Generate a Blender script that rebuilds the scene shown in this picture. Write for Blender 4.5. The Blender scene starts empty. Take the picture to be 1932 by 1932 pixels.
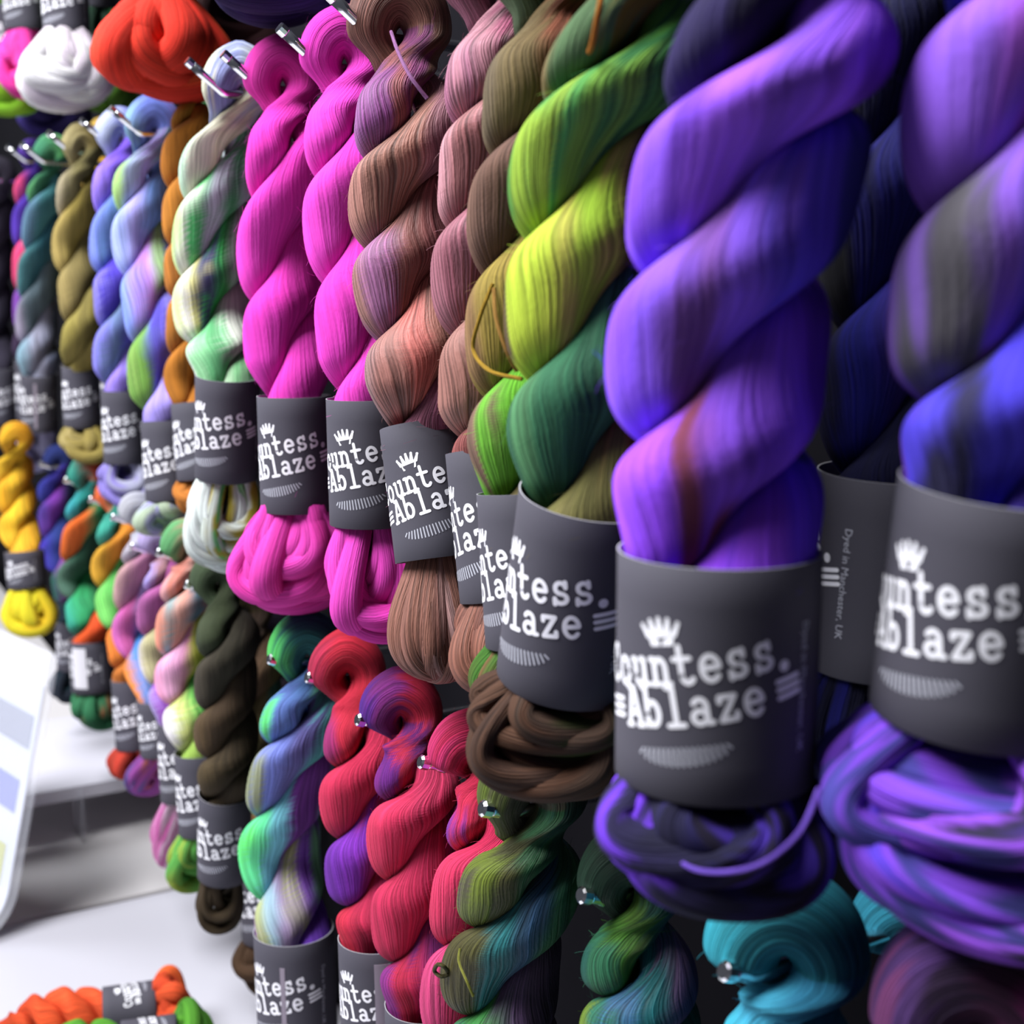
import bpy, math
import numpy as np
from mathutils import Matrix, Vector

sc = bpy.context.scene
COL = sc.collection
PI = math.pi

# ------------------------------------------------------------------ camera
CAM = np.array((0.0, 0.0, 1.5))
FPX, CX = 2500.0, 966.0
YAW, PITCH = math.radians(29.17), math.radians(9.78)
cam_d = bpy.data.cameras.new('camera')
cam_d.sensor_width = 36.0
cam_d.lens = FPX / 1932.0 * 36.0
cam_d.clip_start = 0.02
cam_d.dof.use_dof = True
cam_d.dof.focus_distance = 0.72
cam_d.dof.aperture_fstop = 9.0
cam_o = bpy.data.objects.new('camera', cam_d)
COL.objects.link(cam_o)
cam_o.location = CAM
cam_o.rotation_euler = (PI / 2 - PITCH, 0, -YAW)
sc.camera = cam_o
FWD = np.array((math.sin(YAW) * math.cos(PITCH), math.cos(YAW) * math.cos(PITCH), -math.sin(PITCH)))
RGT = np.array((math.cos(YAW), -math.sin(YAW), 0.0))
UP = np.cross(RGT, FWD)
ZUP = np.array((0, 0, 1.0))

# ------------------------------------------------------------------ world, lights, exposure
w = bpy.data.worlds.new('hall_light'); sc.world = w
w.use_nodes = True
bgn = w.node_tree.nodes['Background']
bgn.inputs[0].default_value = (0.80, 0.84, 1.0, 1)
bgn.inputs[1].default_value = 0.045
def area(name, loc, target, sx, sy, power, col=(1, 1, 1)):
    l = bpy.data.lights.new(name, 'AREA'); l.shape = 'RECTANGLE'; l.size = sx; l.size_y = sy
    l.energy = power; l.color = col
    o = bpy.data.objects.new(name, l); COL.objects.link(o)
    o.location = loc
    d = Vector(target) - Vector(loc)
    o.rotation_euler = d.to_track_quat('-Z', 'Y').to_euler()
    return o
area('hall_ceiling_light', (-1.0, 0.95, 3.2), (0.32, 0.80, 1.35), 1.1, 1.4, 98, (0.97, 0.98, 1.0))
area('aisle_ceiling_light', (-1.2, 3.3, 3.1), (0.4, 1.8, 1.2), 1.2, 1.8, 34, (0.93, 0.96, 1.0))
vs = sc.view_settings
vs.view_transform = 'Standard'; vs.look = 'None'; vs.gamma = 1.0; vs.exposure = 0.70
vs.use_curve_mapping = False
sc.cycles.use_denoising = True

# ------------------------------------------------------------------ helpers
def ray(x, y):
    return RGT * ((x - CX) / FPX) + UP * (-(y - CX) / FPX) + FWD
def at(x, y, X):
    d = ray(x, y); return CAM + d * (X / d[0])
def depth(p):
    return float(np.dot(np.asarray(p) - CAM, FWD))
def lin(h):
    r = []
    for i in (0, 2, 4):
        c = int(h[i:i + 2], 16) / 255.0
        r.append(c / 12.92 if c <= 0.04045 else ((c + 0.055) / 1.055) ** 2.4)
    return r
def sm(a, b, x):
    t = np.clip((x - a) / (b - a), 0, 1); return t * t * (3 - 2 * t)

RT = np.random.RandomState(7).rand(1 << 16)
def vnoise(x, y, seed=0):
    xi = np.floor(x).astype(np.int64); yi = np.floor(y).astype(np.int64)
    fx = x - xi; fy = y - yi
    fx = fx * fx * (3 - 2 * fx); fy = fy * fy * (3 - 2 * fy)
    def h(a, b): return RT[((a * 73856093) ^ (b * 19349663) ^ (seed * 83492791 + 1013)) & 0xFFFF]
    return (h(xi, yi) * (1 - fx) + h(xi + 1, yi) * fx) * (1 - fy) + (h(xi, yi + 1) * (1 - fx) + h(xi + 1, yi + 1) * fx) * fy

def empty(name, loc):
    o = bpy.data.objects.new(name, None); COL.objects.link(o); o.location = loc
    o.empty_display_size = 0.02
    return o
def tag(o, label=None, cat=None, group=None, kind=None):
    if label: o['label'] = label
    if cat: o['category'] = cat
    if group: o['group'] = group
    if kind: o['kind'] = kind
    return o

class MB:
    """collects tubes / grids into one mesh, with uv and dye colour"""
    def __init__(s): s.v = []; s.f = []; s.uv = []; s.c = []; s.n = 0
    def grid(s, P, U, V, C, cap=True):
        ns, nf = P.shape[:2]
        s.v.append(P.reshape(-1, 3)); s.uv.append(np.stack((U, V), -1).reshape(-1, 2)); s.c.append(C.reshape(-1, 3))
        i = np.arange(ns - 1)[:, None] * nf + np.arange(nf - 1)[None, :] + s.n
        q = np.stack((i, i + 1, i + nf + 1, i + nf), -1).reshape(-1, 4)
        s.f.append(q); s.n += ns * nf
    def build(s, name, mat, parent=None, origin=(0, 0, 0), flip=False):
        v = np.concatenate(s.v) - np.asarray(origin); f = np.concatenate(s.f)
        a, b_, c_ = v[f[:, 0]], v[f[:, 1]], v[f[:, 2]]
        if np.einsum('ij,ij->i', a - v.mean(0), np.cross(b_ - a, c_ - a)).sum() < 0: f = f[:, ::-1]
        uv = np.concatenate(s.uv); c = np.concatenate(s.c)
        me = bpy.data.meshes.new(name)
        me.vertices.add(len(v)); me.vertices.foreach_set('co', v.astype(np.float32).ravel())
        me.loops.add(f.size); me.loops.foreach_set('vertex_index', f.astype(np.int32).ravel())
        me.polygons.add(len(f)); me.polygons.foreach_set('loop_start', np.arange(0, f.size, 4, dtype=np.int32))
        me.update(calc_edges=True)
        me.polygons.foreach_set('use_smooth', np.ones(len(f), dtype=bool))
        ul = me.uv_layers.new(name='yarn'); ul.data.foreach_set('uv', uv[f.ravel()].astype(np.float32).ravel())
        ca = me.color_attributes.new('dye', 'FLOAT_COLOR', 'POINT')
        ca.data.foreach_set('color', np.concatenate((c, np.ones((len(c), 1))), 1).astype(np.float32).ravel())
        me.materials.append(mat); me.validate(); me.update()
        o = bpy.data.objects.new(name, me); COL.objects.link(o)
        if parent: o.parent = parent
        return o

def mesh_obj(name, verts, faces, mats, parent=None, smooth=False, mi=None):
    me = bpy.data.meshes.new(name); me.from_pydata([tuple(v) for v in verts], [], faces)
    for m in (mats if isinstance(mats, (list, tuple)) else [mats]): me.materials.append(m)
    if mi: me.polygons.foreach_set('material_index', mi)
    if smooth: me.polygons.foreach_set('use_smooth', [True] * len(me.polygons))
    me.update()
    o = bpy.data.objects.new(name, me); COL.objects.link(o)
    if parent: o.parent = parent
    return o
def tube(path, r, n=12, caps=True, v0=0):
    """verts, faces of a round tube along path; r scalar or per point"""
    P = np.asarray(path, float); m = len(P)
    R = np.full(m, r) if np.isscalar(r) else np.asarray(r)
    T = np.gradient(P, axis=0); T /= np.linalg.norm(T, axis=1)[:, None]
    a = np.array((0, 0, 1.0)) if abs(T[0][2]) < .9 else np.array((1.0, 0, 0))
    V = []; N = np.cross(T[0], a); N /= np.linalg.norm(N)
    for i in range(m):
        N = N - T[i] * np.dot(N, T[i]); N /= np.linalg.norm(N); B = np.cross(T[i], N)
        for k in range(n):
            t = 2 * PI * k / n; V.append(P[i] + R[i] * (math.cos(t) * N + math.sin(t) * B))
    F = []
    for i in range(m - 1):
        for k in range(n):
            a_, b_ = i * n + k, i * n + (k + 1) % n
            F.append((v0 + a_, v0 + b_, v0 + b_ + n, v0 + a_ + n))
    if caps:
        F.append(tuple(v0 + k for k in range(n - 1, -1, -1))); F.append(tuple(v0 + (m - 1) * n + k for k in range(n)))
    return V, F
def box(x0, x1, y0, y1, z0, z1):
    v = [(x, y, z) for x in (x0, x1) for y in (y0, y1) for z in (z0, z1)]
    f = [(0, 1, 3, 2), (4, 6, 7, 5), (0, 4, 5, 1), (2, 3, 7, 6), (0, 2, 6, 4), (1, 5, 7, 3)]
    return v, f

# ------------------------------------------------------------------ materials
def newmat(name):
    m = bpy.data.materials.new(name); m.use_nodes = True
    return m, m.node_tree.nodes, m.node_tree.links, m.node_tree.nodes['Principled BSDF']
def yarn_mat(name, shade=(0.60, 1.28), bump=0.0011, fu=15.0, rough=0.85):
    m, N, L, b = newmat(name)
    at_ = N.new('ShaderNodeAttribute'); at_.attribute_name = 'dye'
    uv = N.new('ShaderNodeUVMap'); uv.uv_map = 'yarn'
    def noise(su, sv, det, sc_):
        mp = N.new('ShaderNodeMapping'); mp.inputs['Scale'].default_value = (su, sv, 1)
        L.new(uv.outputs[0], mp.inputs['Vector'])
        n = N.new('ShaderNodeTexNoise'); n.inputs['Scale'].default_value = sc_; n.inputs['Detail'].default_value = det
        n.inputs['Roughness'].default_value = 0.55
        L.new(mp.outputs[0], n.inputs['Vector']); return n
    fine = noise(fu * 1.9, 11, 1, 1.0); clump = noise(fu * .45, 7, 2, 1.0); speck = noise(fu * 3.0, 190, 1, 1.0)
    r1 = N.new('ShaderNodeMapRange'); r1.inputs[1].default_value = .3; r1.inputs[2].default_value = .7
    r1.inputs[3].default_value = shade[0]; r1.inputs[4].default_value = shade[1]
    L.new(fine.outputs[0], r1.inputs[0])
    r2 = N.new('ShaderNodeMapRange'); r2.inputs[1].default_value = .3; r2.inputs[2].default_value = .7
    r2.inputs[3].default_value = .84; r2.inputs[4].default_value = 1.14
    L.new(clump.outputs[0], r2.inputs[0])
    mu = N.new('ShaderNodeMath'); mu.operation = 'MULTIPLY'; L.new(r1.outputs[0], mu.inputs[0]); L.new(r2.outputs[0], mu.inputs[1])
    vm = N.new('ShaderNodeVectorMath'); vm.operation = 'SCALE'
    L.new(at_.outputs['Color'], vm.inputs[0]); L.new(mu.outputs[0], vm.inputs['Scale'])
    L.new(vm.outputs[0], b.inputs['Base Color'])
    b.inputs['Roughness'].default_value = rough
    b.inputs['Specular IOR Level'].default_value = 0.25
    b.inputs['Sheen Weight'].default_value = 0.35; b.inputs['Sheen Roughness'].default_value = 0.45
    mx = N.new('ShaderNodeVectorMath'); mx.operation = 'SCALE'; mx.inputs['Scale'].default_value = 1.0
    L.new(at_.outputs['Color'], b.inputs['Sheen Tint'])
    ad = N.new('ShaderNodeMath'); ad.operation = 'MULTIPLY_ADD'; ad.inputs[1].default_value = .30
    L.new(speck.outputs[0], ad.inputs[0]); L.new(fine.outputs[0], ad.inputs[2])
    ad2 = N.new('ShaderNodeMath'); ad2.operation = 'MULTIPLY_ADD'; ad2.inputs[1].default_value = .9
    L.new(clump.outputs[0], ad2.inputs[0]); L.new(ad.outputs[0], ad2.inputs[2])
    bp = N.new('ShaderNodeBump'); bp.inputs['Strength'].default_value = 0.9; bp.inputs['Distance'].default_value = bump
    L.new(ad2.outputs[0], bp.inputs['Height']); L.new(bp.outputs[0], b.inputs['Normal'])
    return m
YARN = yarn_mat('dyed_wool', (0.56, 1.30), 0.0012)
YARN_SILK = yarn_mat('silky_wool', (0.42, 1.45), 0.0014, 13.0, 0.6)
YARN_SOFT = yarn_mat('soft_single_ply_wool', (0.80, 1.12), 0.0009, 10.0, 0.9)
YM = {'n': YARN, 's': YARN_SILK, 'f': YARN_SOFT}
def flat(name, col, rough=0.6, metal=0.0, nscale=0, namt=0.0, spec=None):
    m, N, L, b = newmat(name)
    b.inputs['Roughness'].default_value = rough; b.inputs['Metallic'].default_value = metal
    if spec is not None: b.inputs['Specular IOR Level'].default_value = spec
    if nscale:
        tc = N.new('ShaderNodeTexCoord'); n = N.new('ShaderNodeTexNoise'); n.inputs['Scale'].default_value = nscale
        n.inputs['Detail'].default_value = 4
        L.new(tc.outputs['Object'], n.inputs['Vector'])
        r = N.new('ShaderNodeMapRange'); r.inputs[3].default_value = 1 - namt; r.inputs[4].default_value = 1 + namt
        L.new(n.outputs[0], r.inputs[0])
        v = N.new('ShaderNodeVectorMath'); v.operation = 'SCALE'; v.inputs[0].default_value = col
        L.new(r.outputs[0], v.inputs['Scale']); L.new(v.outputs[0], b.inputs['Base Color'])
    else:
        b.inputs['Base Color'].default_value = (*col, 1)
    return m
M_LABEL = flat('charcoal_card', lin('47454f'), 0.75, 0, 60, 0.08, 0.3)
M_EDGE = flat('card_cut_edge', lin('a9a7ae'), 0.8, 0, 40, 0.05)
M_INNER = flat('card_inside', lin('8c8a93'), 0.8, 0, 40, 0.05)
M_WHITE = flat('white_ink', lin('f4f3fa'), 0.7, 0, 80, 0.03)
M_GREY = flat('pale_grey_ink', lin('b9bac6'), 0.7, 0, 80, 0.03)
M_STICK = flat('white_sticker', lin('d9d7df'), 0.7, 0, 30, 0.03)
M_STICK_DIM = flat('grey_barcode_sticker', lin('8d8391'), 0.7, 0, 30, 0.05)
M_CHROME = flat('chrome_steel', (0.86, 0.87, 0.9), 0.16, 1.0, 30, 0.04)
M_WALLR = flat('black_display_board', lin('0d0c12'), 0.9, 0, 12, 0.3, 0.1)
M_FLOOR = flat('grey_carpet', lin('77757a'), 0.95, 0, 90, 0.2)
M_TABLE = flat('white_table_laminate', lin('b6b5be'), 0.45, 0, 8, 0.02)
M_TABLE2 = flat('warm_grey_cloth', lin('d2cecf'), 0.8, 0, 8, 0.05)
M_RISER = flat('white_board', lin('cfcdd8'), 0.6, 0, 8, 0.03)
M_LEG = flat('grey_metal_leg', lin('8a8a90'), 0.4, 0.7, 20, 0.05)
M_PAPER = flat('sign_paper', lin('b9bdcb'), 0.7, 0, 10, 0.02)
M_PRINTB = flat('blue_print', lin('5f68b0'), 0.7, 0, 14, 0.1)
M_PRINTY = flat('yellow_print', lin('a5a850'), 0.7, 0, 14, 0.1)
M_PRINTG = flat('grey_print', lin('83879a'), 0.7, 0, 14, 0.1)
def acrylic():
    m, N, L, b = newmat('clear_acrylic')
    b.inputs['Base Color'].default_value = (.90, .92, 1, 1); b.inputs['Roughness'].default_value = 0.12
    b.inputs['IOR'].default_value = 1.45; b.inputs['Alpha'].default_value = 0.14
    return m
M_ACRYL = acrylic()

# ------------------------------------------------------------------ printed logo, drawn with pen strokes on the unrolled label (unit = label height)
def arc(cx, cy, rx, ry, a0, a1, n=14):
    return [(cx + rx * math.cos(math.radians(a0 + (a1 - a0) * i / n)), cy + ry * math.sin(math.radians(a0 + (a1 - a0) * i / n))) for i in range(n + 1)]
GLY = {
 'C': [arc(.47, .72, .40, .64, 50, 318, 20), [(.72, 1.34), (.74, .95)]],
 'o': [arc(.42, .48, .36, .46, 0, 360, 22)],
 'u': [[(.02, .92), (.18, .92), (.18, .32)], arc(.42, .32, .24, .30, 180, 350, 10), [(.52, .92), (.70, .92), (.70, .04), (.88, .04)]],
 'n': [[(.0, .92), (.18, .92), (.18, .04)], [(.0, .04), (.36, .04)], arc(.44, .58, .26, .34, 180, 0, 12), [(.70, .6), (.70, .04)], [(.54, .04), (.88, .04)]],
 't': [[(.32, 1.34), (.32, .3)], arc(.56, .3, .24, .26, 180, 330, 10), [(.04, .90), (.72, .90)]],
 'e': [[(.10, .50), (.76, .50)], arc(.43, .48, .35, .44, 5, 318, 20)],
 's': [arc(.42, .69, .26, .23, 35, 270, 12) + arc(.42, .25, .30, .21, 90, -150, 12), [(.66, .96), (.67, .72)], [(.12, .24), (.12, .0)]],
 'A': [[(.10, .04), (.42, 1.38), (.52, 1.38), (.86, .04)], [(.24, .48), (.70, .48)], [(-.04, .04), (.28, .04)], [(.68, .04), (1.0, .04)], [(.2, 1.38), (.5, 1.38)]],
 'b': [[(.0, 1.40), (.17, 1.40), (.17, .04)], arc(.46, .47, .30, .42, 180, -180, 20)],
 'l': [[(.16, 1.40), (.43, 1.40), (.43, .04)], [(.10, .04), (.78, .04)]],
 'a': [arc(.40, .66, .27, .26, 150, 0, 10) + [(.67, .06), (.86, .06)], arc(.36, .28, .28, .23, 20, 340, 16)],
 'z': [[(.12, .72), (.12, .90), (.74, .90), (.12, .06), (.76, .06), (.76, .26)]],
}
def stroke_mesh(strokes, hw, V, F):
    for pts in strokes:
        for (x0, y0), (x1, y1) in zip(pts[:-1], pts[1:]):
            d = math.hypot(x1 - x0, y1 - y0)
            if d < 1e-6: continue
            nx, ny = -(y1 - y0) / d * hw, (x1 - x0) / d * hw
            k = max(1, int(d / .012)); b0 = len(V)
            for i in range(k + 1):
                t = i / k; x, y = x0 + (x1 - x0) * t, y0 + (y1 - y0) * t
                V += [(x + nx, y + ny), (x - nx, y - ny)]
            for i in range(k): F.append((b0 + 2 * i, b0 + 2 * i + 1, b0 + 2 * i + 3, b0 + 2 * i + 2))
        for (x, y) in pts:
            b0 = len(V); n = 7
            for i in range(n): V.append((x + hw * math.cos(2 * PI * i / n), y + hw * math.sin(2 * PI * i / n)))
            F.append(tuple(b0 + i for i in range(n)))
SMALLTXT = None
def small_text():
    global SMALLTXT
    if SMALLTXT is None:
        cu = bpy.data.curves.new('small_print', 'FONT'); cu.body = 'Dyed in Manchester, UK'; cu.size = 1.0; cu.resolution_u = 2
        o = bpy.data.objects.new('small_print', cu); COL.objects.link(o)
        dg = bpy.context.evaluated_depsgraph_get(); dg.update()
        me = o.evaluated_get(dg).to_mesh()
        SMALLTXT = ([tuple(v.co[:2]) for v in me.vertices], [tuple(p.vertices) for p in me.polygons])
        bpy.data.objects.remove(o); bpy.data.curves.remove(cu)
    return SMALLTXT
LOGO = {}
def logo_mesh(q):
    """q = label height / label radius; returns mesh wrapped on the unit cylinder (radius 1, height 1)"""
    q = round(q * 4) / 4
    if q in LOGO: return LOGO[q]
    V, F = [], []
    th = math.radians(11); ct, st = math.cos(th), math.sin(th)
    def word(txt, x0, y0, s, adv, hw):
        st_ = []
        for i, ch in enumerate(txt):
            for p in GLY[ch]: st_.append([(x0 + i * adv + (px_ - .43) * s * .86, y0 + py_ * s) for px_, py_ in p])
        stroke_mesh(st_, hw, V, F)
    word('Countess', -.40, .008, .118, .112, .0118)
    word('Ablaze', -.245, -.168, .118, .112, .0118)
    stroke_mesh([arc(.475, .0, .012, .012, 0, 360, 8)], .013, V, F)                       # star / stop
    for sx in (.43, -.44):
        for i in range(3): stroke_mesh([[(sx, -.06 - i * .035), (sx + .11, -.06 - i * .035)]], .011, V, F)
    # crown
    cx, cy = -.035, .172
    b0 = len(V); V += [(cx - .052, cy), (cx + .052, cy), (cx + .066, cy + .05), (cx - .066, cy + .05)]; F.append((b0, b0 + 1, b0 + 2, b0 + 3))
    for k in range(5):
        tx = cx + (k - 2) * .044; ty = cy + (.088, .106, .112, .106, .088)[k]; bx = cx + (k - 2) * .027
        b0 = len(V); V += [(bx - .019, cy + .035), (bx + .019, cy + .035), (tx + .009, ty), (tx - .009, ty)]; F.append((b0, b0 + 1, b0 + 2, b0 + 3))
        stroke_mesh([arc(tx, ty, .003, .003, 0, 360, 6)], .008, V, F)
    V = [(ct * x - st * y, st * x + ct * y) for x, y in V]
    nw = len(F)
    # comb of rays under the words
    for i in range(17):
        t = (i - 8) / 8.0; x = -.02 + t * .19; top = -.262 - .0 * t; ln = .075 * math.sqrt(max(0, 1 - t * t * .93))
        p0 = (x, top + .012 * 0); p1 = (x + t * .02, top - ln)
        tmp = []; stroke_mesh([[p0, p1]], .0046, tmp, F_ := [])
        b0 = len(V); V += [(ct * a - st * b, st * a + ct * b) for a, b in tmp]; F += [tuple(b0 + k for k in f) for f in F_]
    tv, tf = small_text()
    b0 = len(V); s = .058
    L_ = max(v[0] for v in tv)
    for x, y in tv:
        u = (x - L_ / 2) / L_ * .56; v = y * s
        V.append((.565 + v + .05 * (.0 - u) * .6, -.02 - u))
    F += [tuple(b0 + k for k in f) for f in tf]
    mi = [0] * nw + [1] * (len(F) - nw)
    R = 1.006
    V3 = [(R * math.sin(x * q), -R * math.cos(x * q), y) for x, y in V]
    me = bpy.data.meshes.new('printed_logo'); me.from_pydata(V3, [], F)
    me.materials.append(M_WHITE); me.materials.append(M_GREY)
    me.polygons.foreach_set('material_index', mi); me.update()
    LOGO[q] = me; return me
def label_mesh(seed):
    rs = np.random.RandomState(seed)
    n, m = 72, 7; V, F, MI = [], [], []
    e = rs.uniform(-.05, .05); ph = rs.uniform(0, PI)
    for ins in (0, 1):
        for j in range(m):
            z = -.5 + j / (m - 1)
            for k in range(n):
                t = 2 * PI * k / n
                r = (1.0 + e * math.cos(2 * (t - ph))*0.3) * (.975 if ins else 1.0)
                V.append((r * math.cos(t), r * math.sin(t), z))
    o = m * n
    for j in range(m - 1):
        for k in range(n):
            a, b = j * n + k, j * n + (k + 1) % n
            F.append((a, b, b + n, a + n)); MI.append(0)
            F.append((o + b, o + a, o + a + n, o + b + n)); MI.append(2)
    for k in range(n):
        a, b = k, (k + 1) % n
        F.append((b, a, o + a, o + b)); MI.append(1)
        t0 = (m - 1) * n
        F.append((t0 + a, t0 + b, o + t0 + b, o + t0 + a)); MI.append(1)
    me = bpy.data.meshes.new('label_band'); me.from_pydata(V, [], F)
    for mm in (M_LABEL, M_EDGE, M_INNER): me.materials.append(mm)
    me.polygons.foreach_set('material_index', MI); me.polygons.foreach_set('use_smooth', [True] * len(F)); me.update()
    return me
LABELS = [label_mesh(i) for i in range(4)]
def sticker_mesh(a0, a1, z0, z1, mat):
    n = 10; V = []; F = []
    for R in (1.004, 1.012):
        for i in range(n + 1):
            t = a0 + (a1 - a0) * i / n
            for z in (z0, z1): V.append((R * math.sin(t), -R * math.cos(t), z))
    o = 2 * (n + 1)
    for i in range(n): F += [(o + 2 * i, o + 2 * i + 2, o + 2 * i + 3, o + 2 * i + 1)]
    for i in range(n): F += [(2 * i, o + 2 * i, o + 2 * i + 2, 2 * i + 2)[::-1], (2 * i + 1, 2 * i + 3, o + 2 * i + 3, o + 2 * i + 1)[::-1]]
    me = bpy.data.meshes.new('price_sticker'); me.from_pydata(V, [], F); me.materials.append(mat); me.update()
    return me

# ------------------------------------------------------------------ skein builder
def ramp(cols, x):
    """piecewise linear palette, plateau-like"""
    A = np.array([lin(c) for c in cols]); n = len(A)
    if n == 1: return np.broadcast_to(A[0], x.shape + (3,)).copy()
    t = np.clip(x, 0, 1) * (n - 1); i = np.clip(np.floor(t).astype(int), 0, n - 2); f = t - i
    f = sm(.22, .78, f)[..., None]
    return A[i] * (1 - f) + A[i + 1] * f
SK = {}
def skein(key, label, X, L, eye, lab=None, tail=None, W=.066, wl=None, cols=(), tc=None, group=None, res=None,
          yarn='n', lr=-40, loop=1.0, tstyle='u', Wt=None, nt=10, hook=True, sticker=None, strands=(), tint=(1, 1, 1), fuzz=0):
    seed = sum(ord(c) * (i + 3) for i, c in enumerate(key)) % 9973
    rs = np.random.RandomState(seed)
    # --- 3-D control points on the vertical plane X
    pts = []
    E = at(eye[0], eye[1], X); pts.append(E)
    for (xl, y) in L:
        p0 = at(xl, y, X); hp = W / 2 / depth(p0) * FPX
        pts.append(at(xl + hp, y, X))
    zL = [p[2] for p in pts[1:]]
    dz = np.mean(-np.diff(zL)) if len(zL) > 1 else .055
    if lab is None:       # hangs out of the frame below: continue straight down
        ztop = E[2] - .255; b = pts[-1] if pts[-1][2] > ztop else pts[-1]
        LT = np.array((X, b[1], min(ztop, b[2] - .03))); LB = LT - np.array((0, 0, .08))
        TB = LB - np.array((0, 0, .055)); rl = .027
    else:
        rl = (wl or .052) / 2
        def ring(x, y):
            p = at(x, y, X); return at(x, y - rl / depth(p) * (y - 535) * .92, X)
        LT = ring(lab[0], lab[1]); LB = ring(lab[2], lab[3])
        TB = at(tail[0], tail[1], X) if tail is not None else LB + (LB - LT) * .6
        rl = (wl or .052) / 2
    lr_ = rl
    # axis as function of z
    ax = sorted([p for p in pts if p[2] > LT[2] + .012] + [LT, LB], key=lambda p: -p[2])
    zs = np.array([p[2] for p in ax])[::-1]; ys = np.array([p[1] for p in ax])[::-1]
    zg = np.linspace(zs[0] - .005, zs[-1], 90); yg = np.interp(zg, zs, ys)
    k = np.exp(-np.linspace(-2, 2, 15) ** 2); k /= k.sum()
    yg = np.convolve(np.pad(yg, 7, mode='edge'), k, 'valid')
    axis = lambda z: np.stack((np.full_like(z, X), np.interp(z, zg, yg), z), -1)
    # view-aligned horizontal frame
    c0 = axis(np.array([zL[min(1, len(zL) - 1)]]))[0]
    ec = CAM - c0; ec[2] = 0; ec /= np.linalg.norm(ec)
    el = np.cross(ec, ZUP); el = -el if np.dot(el, RGT) > 0 else el
    # phase knots
    kz = [E[2]]; n0 = max(1, int(round((E[2] - zL[0]) / dz)))
    if (E[2] - zL[0]) < .45 * dz: n0 = 1
    kp = [n0 * PI]
    for j, z in enumerate(zL): kz.append(z); kp.append(-j * PI)
    zb = LB[2] + .22 * (LT[2] - LB[2])
    kz.append(zb); kp.append(kp[-1] - PI * (zL[-1] - zb) / dz)
    o_ = np.argsort(kz); kz = np.array(kz)[o_]; kp = np.array(kp)[o_]
    zz = np.linspace(kz[0], kz[-1], 200); pp = np.interp(zz, kz, kp)
    k2 = np.exp(-np.linspace(-1.6, 1.6, 11) ** 2); k2 /= k2.sum()
    pp = np.convolve(np.concatenate((2 * pp[0] - pp[5:0:-1], pp, 2 * pp[-1] - pp[-2:-7:-1])), k2, 'valid')
    psi0 = lambda z: np.interp(z, zz, pp)
    def psi(z):
        p = psi0(z); return p - .24 * np.sin(2 * p)
    pxw = W / depth(c0) * FPX
    nf = res or int(np.clip(pxw * .42, 36, 150)); ns = int(np.clip(pxw * .95 * (E[2] - zb) / .3, 70, 330))
    # z samples from bottom to eye
    zA = np.linspace(zb, E[2], ns)
    d = (E[2] - zA) / W
    loopr = .235 * W * loop
    g = sm(.22, .82, d); pin = np.exp(-((d - .24) / .20) ** 2)
    aa = W * (.215 * g + (1 - g) * .17); ar = W * (.285 * g + (1 - g) * .225); atn = W * (.43 * g + (1 - g) * .24)
    aa = aa * (1 - .45 * pin * (1 - g)); ar = ar * (1 - .22 * pin); top_ = sm(.30, .0, d)
    aa = aa * (1 - top_) + loopr * top_
    hl = sm(LT[2] + .42 * W, LT[2] - .004, zA); s_in = min(1.0, rl * .93 / (.5 * W))
    S = 1 - hl * (1 - s_in)
    wob = 1 + .05 * (vnoise(zA * 38 + seed, zA * 0 + 1.5, seed) - .5) * 2
    aa, ar, atn = aa * S, ar * S * wob, atn * S * wob
    ps = psi(zA); cen = axis(zA)
    def side(sign):
        rad = np.cos(ps)[:, None] * el + np.sin(ps)[:, None] * ec
        tan = -np.sin(ps)[:, None] * el + np.cos(ps)[:, None] * ec
        rad, tan = rad * sign, tan * sign
        return cen + rad * aa[:, None], rad * ar[:, None], tan * atn[:, None]
    cA, uA, vA = side(1); cB, uB, vB = side(-1)
    # arch between them over the peg
    e = np.cos(ps[-1]) * el + np.sin(ps[-1]) * ec; f = -np.sin(ps[-1]) * el + np.cos(ps[-1]) * ec
    na = max(16, ns // 7); ga = np.linspace(0, PI, na + 2)[1:-1]
    Ec = cen[-1]; rad = np.cos(ga)[:, None] * e + np.sin(ga)[:, None] * ZUP
    cR = Ec + aa[-1] * (np.cos(ga)[:, None] * e) + aa[-1] * 1.22 * np.sin(ga)[:, None] * ZUP
    thick = ar[-1] * (1 + .18 * np.sin(ga)); uR = rad * thick[:, None]; vR = np.broadcast_to(f, rad.shape) * (atn[-1] * (1 + .15 * np.sin(ga)))[:, None]
    C = np.concatenate((cA, cR, cB[::-1])); U = np.concatenate((uA, uR, uB[::-1])); V = np.concatenate((vA, vR, -vB[::-1]))
    # smooth junctions
    for q in (C, U, V):
        for jn in (ns, ns + na):
            lo, hi = max(0, jn - ns // 14), min(len(q), jn + ns // 14)
            for _ in range(6): q[lo + 1:hi - 1] = .5 * q[lo + 1:hi - 1] + .25 * (q[lo:hi - 2] + q[lo + 2:hi])
    kk = .68
    wofs = np.concatenate((kk * ps, np.full(na, kk * ps[-1]), 2 * kk * ps[-1] - kk * ps[::-1]))
    phi = np.linspace(-PI, PI, nf + 1)
    Sl = np.concatenate(([0], np.cumsum(np.linalg.norm(np.diff(C, axis=0), axis=1))))
    wc = phi[None, :] + wofs[:, None]
    # relief: shallow bundles running with the yarn
    rel = 1 + .03 * (vnoise(wc * 2.2 + 50, Sl[:, None] * 9 + seed * .1, seed + 5) - .5) * 2 + .02 * (vnoise(wc * 7 + 50, Sl[:, None] * 14, seed + 6) - .5) * 2
    rel[:, -1] = rel[:, 0]
    cph, sph = np.cos(phi)[None, :, None], np.sin(phi)[None, :, None]
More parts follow.
